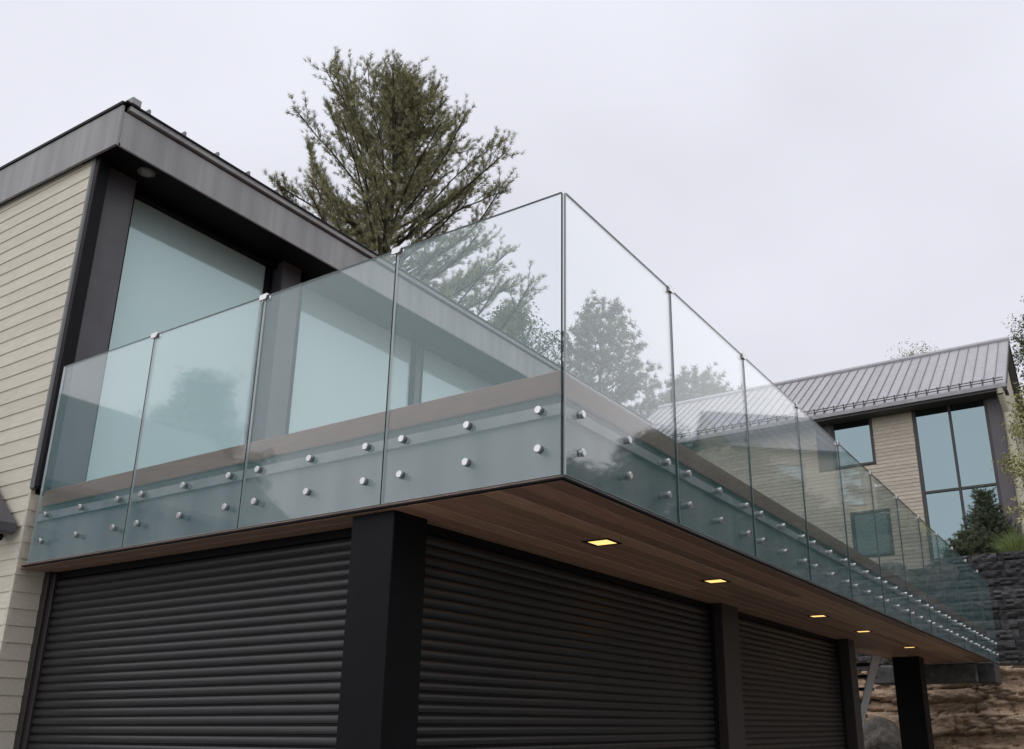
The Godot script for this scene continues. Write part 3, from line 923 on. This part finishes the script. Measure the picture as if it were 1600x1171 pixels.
func make_retaining_walls() -> void:
	stone_wall("tall dark rough stone wall standing on the rock past the deck end", Vector3(0, 2.62, -15.95), -5.0, 15.0, 8, 0.19)
	stone_wall("low upper course of dark stone under the grass and shrubs", Vector3(0, 4.1, -16.62), -1.3, 15.0, 5, 0.17)

func boulder_mesh(size: Vector3, sd: int, sub := 3) -> ArrayMesh:
	var sp := SphereMesh.new()
	sp.radial_segments = 28; sp.rings = 16; sp.radius = 1.0; sp.height = 2.0
	var arr := sp.get_mesh_arrays()
	var v: PackedVector3Array = arr[Mesh.ARRAY_VERTEX]
	var idx: PackedInt32Array = arr[Mesh.ARRAY_INDEX]
	var n := FastNoiseLite.new(); n.seed = sd; n.frequency = 0.8; n.fractal_octaves = 4
	for i in v.size():
		v[i] = v[i] * (1.0 + 0.35 * n.get_noise_3dv(v[i])) * size
	var s := st()
	for i in range(0, idx.size(), 3):
		s.add_vertex(v[idx[i]]); s.add_vertex(v[idx[i + 1]]); s.add_vertex(v[idx[i + 2]])
	s.index()
	s.generate_normals()
	return s.commit()

func make_rocks() -> void:
	# the ledge: bedded rock with stepped, undercut strata
	var n := FastNoiseLite.new(); n.seed = 8; n.frequency = 0.5; n.fractal_octaves = 4
	var f := FastNoiseLite.new(); f.seed = 9; f.frequency = 2.2; f.fractal_octaves = 4
	var nx := 260
	var ny := 110
	var beds := [0.0, 0.34, 0.62, 1.05, 1.32, 1.5, 1.86, 2.08, 2.3, 2.52, 2.8]
	var pt := func(i: int, k: int) -> Vector3:
		var x := lerpf(-6.0, 7.0, float(i) / nx)
		var y := lerpf(-0.1, 2.66, float(k) / ny)
		var yy := y + 0.1 * n.get_noise_2d(x * 0.8, 3.0) + 0.05 * x * 0.3 + 0.03 * f.get_noise_2d(x, y)
		var bed := 0
		while bed < beds.size() - 2 and yy > beds[bed + 1]: bed += 1
		var inside: float = (yy - beds[bed]) / (beds[bed + 1] - beds[bed])
		var out := 0.16 * sin(bed * 2.7 + 1.0) + 0.3 * n.get_noise_2d(x * 0.6 + bed * 13.0, bed * 5.0)
		var z := -14.35 - 0.1 * y - 0.3 * maxf(0, y - 2.2) + out * 0.55 + 0.16 * n.get_noise_3d(x, y * 2.0, 1.0) + 0.04 * f.get_noise_2d(x * 1.5, y * 4.0)
		z -= 0.07 * smoothstep(0.82, 1.0, inside) + 0.05 * smoothstep(0.12, 0.0, inside)
		var crack := 1.0 - absf(f.get_noise_3d(x * 0.35 + 7.0, y * 1.5, 4.0)) * 3.0
		z -= 0.1 * smoothstep(0.72, 1.0, crack)
		var joint := 1.0 - absf(n.get_noise_3d(x * 2.2 + 20.0, y * 0.5, bed * 3.0)) * 5.0
		z -= 0.08 * smoothstep(0.75, 1.0, joint)
		z -= 0.28 * smoothstep(0.35, -1.6, x) * smoothstep(1.2, 2.4, y)
		return Vector3(x, y, z)
	var s := st()
	for i in nx:
		for k in ny:
			var a: Vector3 = pt.call(i, k); var b: Vector3 = pt.call(i + 1, k); var c: Vector3 = pt.call(i + 1, k + 1); var d: Vector3 = pt.call(i, k + 1)
			s.add_vertex(a); s.add_vertex(c); s.add_vertex(b)
			s.add_vertex(a); s.add_vertex(d); s.add_vertex(c)
		var e: Vector3 = pt.call(i, ny); var g: Vector3 = pt.call(i + 1, ny)
		var e2 := Vector3(e.x, 2.72, -16.2); var g2 := Vector3(g.x, 2.72, -16.2)
		s.add_vertex(e); s.add_vertex(g2); s.add_vertex(g)
		s.add_vertex(e); s.add_vertex(e2); s.add_vertex(g2)
	s.index(); s.generate_normals()
	var o := put("rock_ledge", s.commit(), M.rock, self)
	tag(o, "bedded tan rock ledge below the dark stone wall at lower right", "rock ledge", "")
	var spots := [
		[Vector3(-1.75, 0.35, -12.9), Vector3(0.6, 0.75, 0.5), "dark boulder under the deck beside the black post"],
		[Vector3(-2.6, 0.4, -12.2), Vector3(0.7, 0.9, 0.6), "dark boulder under the deck behind the steel stair"],
		[Vector3(-1.95, 1.25, -13.6), Vector3(0.45, 0.5, 0.4), "small dark boulder high under the deck near the concrete beam"],
		[Vector3(-2.05, 4.5, -16.45), Vector3(0.48, 0.42, 0.32), "rounded grey boulder behind the glass, on the terrace left of the grasses"],
		[Vector3(-2.75, 4.3, -16.3), Vector3(0.36, 0.28, 0.24), "smaller grey boulder behind the glass, leftmost on the terrace"],
		[Vector3(-1.05, 4.5, -16.35), Vector3(0.36, 0.36, 0.2), "grey boulder behind the glass, next to the ornamental grass"]]
	for i in spots.size():
		var b := put("boulder", boulder_mesh(spots[i][1], 30 + i), M.boulder, self, spots[i][0])
		tag(b, spots[i][2], "boulder", "boulders round the deck")

# ---------------------------------------------------------------- foliage
func needle_tuft(count: int, length: float, width: float, spread: float, sd: int, droop := 0.0) -> ArrayMesh:
	var r := RandomNumberGenerator.new(); r.seed = sd
	var s := st()
	for i in count:
		var base := Vector3(0, r.randf_range(-0.35, 0.5) * length, 0)
		var a := r.randf() * TAU
		var d := Vector3(cos(a) * spread, r.randf_range(0.35, 1.0), sin(a) * spread).normalized()
		d.y -= droop
		var tip := base + d * length * r.randf_range(0.7, 1.1)
		var side := d.cross(Vector3(r.randf() - 0.5, r.randf() - 0.5, r.randf() - 0.5)).normalized() * width
		var nn := d.cross(side).normalized()
		s.set_normal(nn); s.add_vertex(base - side); s.set_normal(nn); s.add_vertex(base + side); s.set_normal(nn); s.add_vertex(tip)
	return s.commit()

func leaf_clump(count: int, radius: float, leaf: float, sd: int) -> ArrayMesh:
	var r := RandomNumberGenerator.new(); r.seed = sd
	var s := st()
	for i in count:
		var p := Vector3(r.randf_range(-1, 1), r.randf_range(-1, 1), r.randf_range(-1, 1)).limit_length(1.0) * radius
		var d := Vector3(r.randf_range(-1, 1), r.randf_range(-0.6, 0.5), r.randf_range(-1, 1)).normalized()
		var side := d.cross(Vector3(r.randf() - 0.5, 1.2, r.randf() - 0.5)).normalized()
		var nn := d.cross(side).normalized()
		var l := leaf * r.randf_range(0.7, 1.2)
		var a := p; var b := p + d * l * 0.5 + side * l * 0.28; var c := p + d * l; var e := p + d * l * 0.5 - side * l * 0.28
		for v in [a, b, c, a, c, e]:
			s.set_normal(nn); s.add_vertex(v)
	return s.commit()

func scatter(called: String, mesh: Mesh, material: Material, where: Array, parent: Node, low: Color, high: Color, sd: int) -> void:
	var r := RandomNumberGenerator.new(); r.seed = sd
	var mm := MultiMesh.new()
	mm.transform_format = MultiMesh.TRANSFORM_3D
	mm.use_colors = true
	mm.mesh = mesh
	mm.instance_count = where.size()
	for i in where.size():
		mm.set_instance_transform(i, where[i])
		mm.set_instance_color(i, low.lerp(high, r.randf()))
	var o := MultiMeshInstance3D.new()
	o.name = numbered(called, parent)
	o.multimesh = mm
	o.material_override = material
	o.set_meta("kind", "stuff")
	parent.add_child(o, true)

func facing(d: Vector3, at: Vector3, k: float, roll: float) -> Transform3D:
	d = d.normalized()
	var u := d.cross(Vector3.RIGHT if absf(d.x) < 0.8 else Vector3.BACK).normalized()
	var b := Basis(u, d, u.cross(d)).rotated(d, roll)
	return Transform3D(b.scaled_local(Vector3(k, k, k)), at)

# envelope: Array of [height fraction, radius]; rise: elevation angle of the branches by height fraction
func env_at(env: Array, f: float) -> float:
	for i in env.size() - 1:
		if f <= env[i + 1][0]:
			return lerpf(env[i][1], env[i + 1][1], clampf((f - env[i][0]) / (env[i + 1][0] - env[i][0]), 0, 1))
	return env[-1][1]

func tree(called: String, label: String, at: Vector3, h: float, env: Array, opts: Dictionary, tuft: Mesh, leaf: Material, low: Color, high: Color, sd: int, group := "") -> Node3D:
	var t := thing(called, label, "tree", at, 0.0, group)
	var r := RandomNumberGenerator.new(); r.seed = sd
	var s := st()
	var tr: float = opts.get("trunk", h * 0.016)
	var lean := Vector3(r.randf_range(-0.02, 0.02), 0, r.randf_range(-0.02, 0.02)) * h
	var prev := Vector3.ZERO
	for i in 14:
		var f := (i + 1) / 14.0
		var q := lean * f * f + Vector3(r.randf_range(-0.006, 0.006) * h, f * h, r.randf_range(-0.006, 0.006) * h)
		tube(s, prev, q, lerpf(tr, 0.012, i / 14.0), lerpf(tr, 0.012, f), 8)
		prev = q
	var where := []
	var first: float = opts.get("first", 0.2)
	var step: float = opts.get("step", 0.5)
	var whorl: int = opts.get("whorl", 5)
	var gap: float = opts.get("gap", 0.17)
	var big: float = opts.get("size", 1.0)
	var bare: float = opts.get("bare", 0.3)
	var hh := h * first
	while hh < h * 0.985:
		var f := hh / h
		var el: float = lerpf(opts.get("low_angle", 0.0), opts.get("high_angle", 1.0), pow(clampf((f - first) / (1.0 - first), 0, 1), opts.get("angle_curve", 1.0)))
		var a0 := r.randf() * TAU
		for w in whorl:
			if r.randf() < opts.get("missing", 0.12): continue
			var az := a0 + TAU * w / whorl + r.randf_range(-0.3, 0.3)
			var e := el + r.randf_range(-0.16, 0.16)
			var reach := r.randf_range(opts.get("reach_low", 0.7), 1.08)
			var p := lean * f * f + Vector3(0, hh, 0)
			var rad := tr * (1.0 - f) * 0.42 + 0.012
			var dens := r.randf_range(opts.get("thin", 0.88), 1.0)
			var d := Vector3(cos(az) * cos(e), sin(e), sin(az) * cos(e))
			var seg := h * 0.022
			var k := 0
			while k < 40:
				var q := p + d * seg
				var flat := Vector2(q.x, q.z).length()
				var lim := env_at(env, q.y / h) * reach
				if (flat > lim and k > 1) or q.y > h * 1.0: break
				tube(s, p, q, rad, maxf(rad * 0.88, 0.006), 5)
				rad = maxf(rad * 0.88, 0.006)
				# side twigs
				var total := maxf(env_at(env, f) * reach, 0.2)
				if flat > total * bare or f > 0.8:
					var m := int(ceil(seg / gap))
					for j in m:
						for sg in [-1.0, 1.0]:
							if r.randf() > dens: continue
							var b := p.lerp(q, (j + r.randf()) / m)
							var sidev: Vector3 = d.cross(Vector3.UP).normalized() * sg
							var td: Vector3 = (d * r.randf_range(0.5, 0.95) + sidev * r.randf_range(0.25, 0.95) + Vector3.UP * r.randf_range(-0.25, opts.get("lift", 0.55))).normalized()
							var tl: float = r.randf_range(0.25, 1.0) * big * opts.get("twig", 0.7)
							var cnt := int(maxf(1.0, tl / (opts.get("tuft_gap", 0.15) * big)))
							if cnt > 2: tube(s, b, b + td * tl, 0.007, 0.004, 3)
							for c in cnt:
								var tp: Vector3 = b + td * tl * (c + 1.0) / cnt + Vector3(r.randf_range(-1, 1), r.randf_range(-1, 1), r.randf_range(-1, 1)) * 0.05 * big
								where.append(facing(td + Vector3(0, opts.get("tuft_up", 0.5), 0), tp, big * r.randf_range(0.75, 1.25), r.randf() * TAU))
				p = q
				d = (d + Vector3(0, opts.get("curl", 0.02), 0) + Vector3(r.randf_range(-1, 1), r.randf_range(-1, 1), r.randf_range(-1, 1)) * opts.get("wander", 0.07)).normalized()
				k += 1
			for c in 3:
				where.append(facing(d + Vector3(0, 0.4, 0), p + d * 0.1 * c * big, big * r.randf_range(0.8, 1.2), r.randf() * TAU))
		hh += step * r.randf_range(0.8, 1.2)
	for c in 5:
		where.append(facing(Vector3.UP, prev - Vector3(0, 0.12 * c * big, 0), big, c * 1.3))
	put("trunk", s.commit(), M.bark, t)
	scatter("crown", tuft, leaf, where, t, low, high, sd)
	return t

func make_trees() -> void:
	var needles := leaf_mat(Color(1, 1, 1), 0.2)
	var pine_tuft := needle_tuft(18, 0.16, 0.008, 0.85, 1)
	var low := Color(0.165, 0.163, 0.085)
	var high := Color(0.38, 0.365, 0.2)
	var by := 2.4
	tree("pine_tree", "tall white pine with an upswept ragged crown above the near roof", Vector3(-14.9, by, -14.0), 18.6,
		[[0.0, 3.5], [0.35, 5.0], [0.52, 5.4], [0.62, 4.7], [0.7, 3.8], [0.78, 3.75], [0.86, 3.6], [0.92, 3.0], [0.96, 2.2], [0.985, 1.2], [1.0, 0.2]],
		{"first": 0.32, "step": 0.31, "whorl": 5, "low_angle": -0.12, "high_angle": 1.2, "angle_curve": 0.95, "trunk": 0.32, "gap": 0.16, "size": 0.88, "twig": 1.0, "tuft_gap": 0.13, "curl": 0.04, "bare": 0.18, "missing": 0.2, "reach_low": 0.55, "wander": 0.13, "thin": 0.45, "lift": 0.7, "tuft_up": 0.7},
		pine_tuft, needles, low, high, 21)
	var loose := needle_tuft(24, 0.2, 0.013, 0.9, 3, 0.2)
	var leafy := leaf_clump(26, 0.3, 0.12, 4)
	var dl := Color(0.045, 0.055, 0.03)
	var dh := Color(0.11, 0.125, 0.065)
	var small_leafy := leaf_clump(30, 0.3, 0.085, 5)
	var broad := [[0.0, 2.0], [0.2, 3.0], [0.45, 3.6], [0.7, 3.0], [0.88, 1.8], [1.0, 0.2]]
	var cone := [[0.0, 3.2], [0.25, 3.2], [0.6, 2.1], [0.85, 0.9], [1.0, 0.1]]
	var l2 := Color(0.07, 0.085, 0.045)
	var h2 := Color(0.17, 0.19, 0.1)
	var o := {"first": 0.15, "step": 0.6, "whorl": 5, "low_angle": 0.15, "high_angle": 0.9, "gap": 0.4, "size": 1.3, "twig": 0.8, "tuft_gap": 0.28, "lift": 0.4, "tuft_up": 0.0, "bare": 0.2}
	var oc := {"first": 0.08, "step": 0.5, "whorl": 6, "low_angle": -0.15, "high_angle": 0.6, "gap": 0.4, "size": 1.4, "twig": 0.8, "tuft_gap": 0.2, "lift": 0.1, "tuft_up": 0.1, "bare": 0.15}
	var wide := [[0.0, 3.6], [0.3, 4.4], [0.55, 3.8], [0.75, 2.4], [0.9, 1.3], [1.0, 0.2]]
	tree("background_tree", "leafy tree behind the near roof, left of the corner glass joint", Vector3(-21.4, 7.0, -30.0), 14.0, broad, o, leafy, needles, l2, h2, 31, "trees behind the houses")
	tree("background_tree", "tall broad conifer showing pale through the first long side panel", Vector3(-17.0, 7.0, -30.5), 13.8, wide, oc, loose, needles, l2, h2, 32, "trees behind the houses")
	tree("background_tree", "lower spreading conifer showing through the second long side panel", Vector3(-12.9, 7.0, -32.0), 9.8, wide, oc, loose, needles, l2, h2, 33, "trees behind the houses")
	tree("background_tree", "round leafy treetop peeking over the far roof ridge", Vector3(-4.6, 8.6, -40.0), 9.9, broad, o, small_leafy, needles, Color(0.16, 0.17, 0.1), Color(0.32, 0.33, 0.2), 34, "trees behind the houses")
	tree("background_tree", "dark tree beside the far house gable at the right edge", Vector3(2.0, 7.5, -37.0), 11.6, broad, o, small_leafy, needles, l2, h2, 35, "trees behind the houses")
	tree("background_tree", "taller conifer whose branch tips reach in at the upper right edge", Vector3(3.5, 7.0, -36.0), 15.5, wide, oc, loose, needles, l2, h2, 36, "trees behind the houses")
	# trees across the drive, seen mirrored in the glass
	tree("drive_tree", "dark rounded tree across the drive, mirrored in the second front panel", Vector3(-31, 0, 20), 16.3, broad, o, leafy, needles, dl, dh, 41, "trees across the drive")
	tree("drive_tree", "lower dark tree across the drive, mirrored left of the rounded one", Vector3(-35, 0, 22), 12.5, broad, o, leafy, needles, l2, h2, 43, "trees across the drive")
	var bush := [[0.0, 1.4], [0.3, 2.0], [0.6, 1.7], [0.85, 1.0], [1.0, 0.2]]
	var tall := [[0.0, 2.2], [0.3, 2.8], [0.6, 2.4], [0.85, 1.3], [1.0, 0.2]]
	var ob := o.duplicate(); ob["first"] = 0.06; ob["step"] = 0.4; ob["size"] = 1.0
	var row := [[11.5, -18.5, 3.5, bush, "mirrored beside the corner joint"], [12.5, -23.5, 4.6, tall, "mirrored low in the first long panel"], [10.2, -22.5, 5.6, tall, "mirrored at the second joint of the long side"], [8.2, -24.5, 4.9, tall, "mirrored low in the second long side panel"],
		[10.6, -28.6, 4.2, bush, "mirrored low in the third long side panel"], [8.8, -28.0, 3.9, bush, "mirrored low in the fourth long side panel"], [7.2, -29.0, 3.9, bush, "mirrored low in the fifth long side panel"], [5.6, -30.0, 3.7, bush, "mirrored low in the sixth long side panel"], [4.2, -31.0, 3.6, bush, "mirrored low in the seventh long side panel"]]
	for i in row.size():
		var w = row[i]
		tree("side_tree", "dark leafy tree on the right bank, %s" % w[4], Vector3(w[0], 5.1, w[1]), w[2], w[3], ob, leafy, needles, dl, dh, 60 + i, "trees right of the drive")
	var bank := [[10.5, -4.0, 12.0, "beside the garage drive, right of the camera"], [11.5, 3.0, 13.0, "right behind the camera"], [9.5, 9.5, 12.5, "behind the camera, farthest along the drive"]]  # unseen trees, added to keep light off the long deck side
	for i in bank.size():
		var w = bank[i]
		tree("drive_tree", "unseen tree added to dim the deck side, %s" % w[3], Vector3(w[0], 0, w[1]), w[2], wide, oc, loose, needles, l2, h2, 80 + i, "trees across the drive")
	tree("side_tree", "tall conifer beyond the garden house, mirrored in the middle side panels", Vector3(8.5, 6.0, -45.0), 11.0, wide, oc, loose, needles, l2, h2, 47, "trees right of the drive")
	tree("side_tree", "broad conifer farthest beyond the garden house, mirrored in the far side panels", Vector3(5.0, 6.0, -52.0), 9.0, wide, oc, loose, needles, l2, h2, 48, "trees right of the drive")

func grass_tuft(label: String, at: Vector3, h: float, w: float, sd: int, low: Color, high: Color) -> void:
	var r := RandomNumberGenerator.new(); r.seed = sd
	var t := thing("ornamental_grass", label, "grass", at, 0.0, "ornamental grasses on the terrace")
	var s := st()
	for i in 700:
		var a := r.randf() * TAU
		var out := sqrt(r.randf())
		var base := Vector3(cos(a), 0, sin(a)) * out * w * 0.22
		var lean := Vector3(cos(a), 0, sin(a)) * out * w * r.randf_range(0.5, 1.1)
		var hh := h * r.randf_range(0.6, 1.05)
		var side := Vector3(-sin(a + r.randf()), 0, cos(a + r.randf())) * 0.006
		var p := base
		var col := low.lerp(high, r.randf())
		for k in 4:
			var f := (k + 1) / 4.0
			var q := base + lean * f * f + Vector3(0, hh * (f - 0.28 * f * f * f * out), 0)
			var s0 := side * (1.0 - k / 4.0); var s1 := side * (1.0 - f)
			var nn := (q - p).cross(side).normalized()
			for v in [p - s0, p + s0, q + s1, p - s0, q + s1, q - s1]:
				s.set_normal(nn); s.set_color(col); s.add_vertex(v)
			p = q
	var o := put("blades", s.commit(), leaf_mat(Color(1, 1, 1), 0.2), t)
	o.set_meta("kind", "stuff")

func make_plants() -> void:
	var needles := leaf_mat(Color(1, 1, 1), 0.06)
	var spray := needle_tuft(18, 0.075, 0.006, 0.9, 6, 0.15)
	var l2 := Color(0.055, 0.075, 0.045)
	var h2 := Color(0.13, 0.16, 0.095)
	tree("conifer_shrub", "dense dark green conifer shrub with a pointed top beside the tall far window", Vector3(-0.24, 4.75, -18.0), 1.8,
		[[0.0, 0.72], [0.3, 0.7], [0.5, 0.46], [0.7, 0.24], [0.85, 0.1], [1.0, 0.02]],
		{"first": 0.03, "step": 0.07, "whorl": 7, "low_angle": -0.1, "high_angle": 0.7, "gap": 0.06, "size": 1.0, "twig": 0.22, "tuft_gap": 0.06, "lift": 0.3, "tuft_up": 0.1, "bare": 0.2, "trunk": 0.03},
		spray, needles, l2, h2, 51)
	tree("conifer_shrub", "low dark evergreen mound left of the pointed conifer, above the stone wall", Vector3(-0.55, 4.75, -17.5), 0.75,
		[[0.0, 0.45], [0.5, 0.45], [0.8, 0.3], [1.0, 0.1]],
		{"first": 0.05, "step": 0.07, "whorl": 7, "low_angle": 0.1, "high_angle": 0.9, "gap": 0.06, "size": 1.0, "twig": 0.2, "tuft_gap": 0.06, "lift": 0.3, "tuft_up": 0.1, "bare": 0.2, "trunk": 0.02},
		spray, needles, Color(0.05, 0.065, 0.03), Color(0.13, 0.15, 0.08), 52)
	var leaves := leaf_clump(11, 0.13, 0.07, 7)
	tree("sapling", "pale yellow green sapling in front of the far house corner at the right edge", Vector3(1.0, 4.7, -17.6), 3.9,
		[[0.0, 0.3], [0.2, 0.5], [0.4, 0.85], [0.6, 0.85], [0.8, 0.45], [1.0, 0.1]],
		{"first": 0.2, "step": 0.28, "whorl": 4, "low_angle": 0.3, "high_angle": 1.0, "gap": 0.16, "size": 1.0, "twig": 0.3, "tuft_gap": 0.14, "lift": 0.3, "tuft_up": 0.0, "bare": 0.2, "trunk": 0.035, "missing": 0.2},
		leaves, leaf_mat(Color(1, 1, 1), 0.35), Color(0.22, 0.22, 0.09), Color(0.42, 0.4, 0.18), 53)
	grass_tuft("bright green fountain grass at the right edge below the conifer shrub", Vector3(0.33, 4.75, -16.95), 0.9, 0.7, 1, Color(0.14, 0.2, 0.06), Color(0.32, 0.38, 0.14))
	grass_tuft("green fountain grass behind the far glass panels above the stone wall", Vector3(-0.75, 4.3, -16.55), 0.75, 0.4, 2, Color(0.1, 0.15, 0.05), Color(0.24, 0.3, 0.11))
	grass_tuft("low yellow green grass between boulders behind the middle glass panels", Vector3(-1.5, 4.12, -16.25), 0.45, 0.4, 3, Color(0.16, 0.18, 0.06), Color(0.3, 0.32, 0.12))
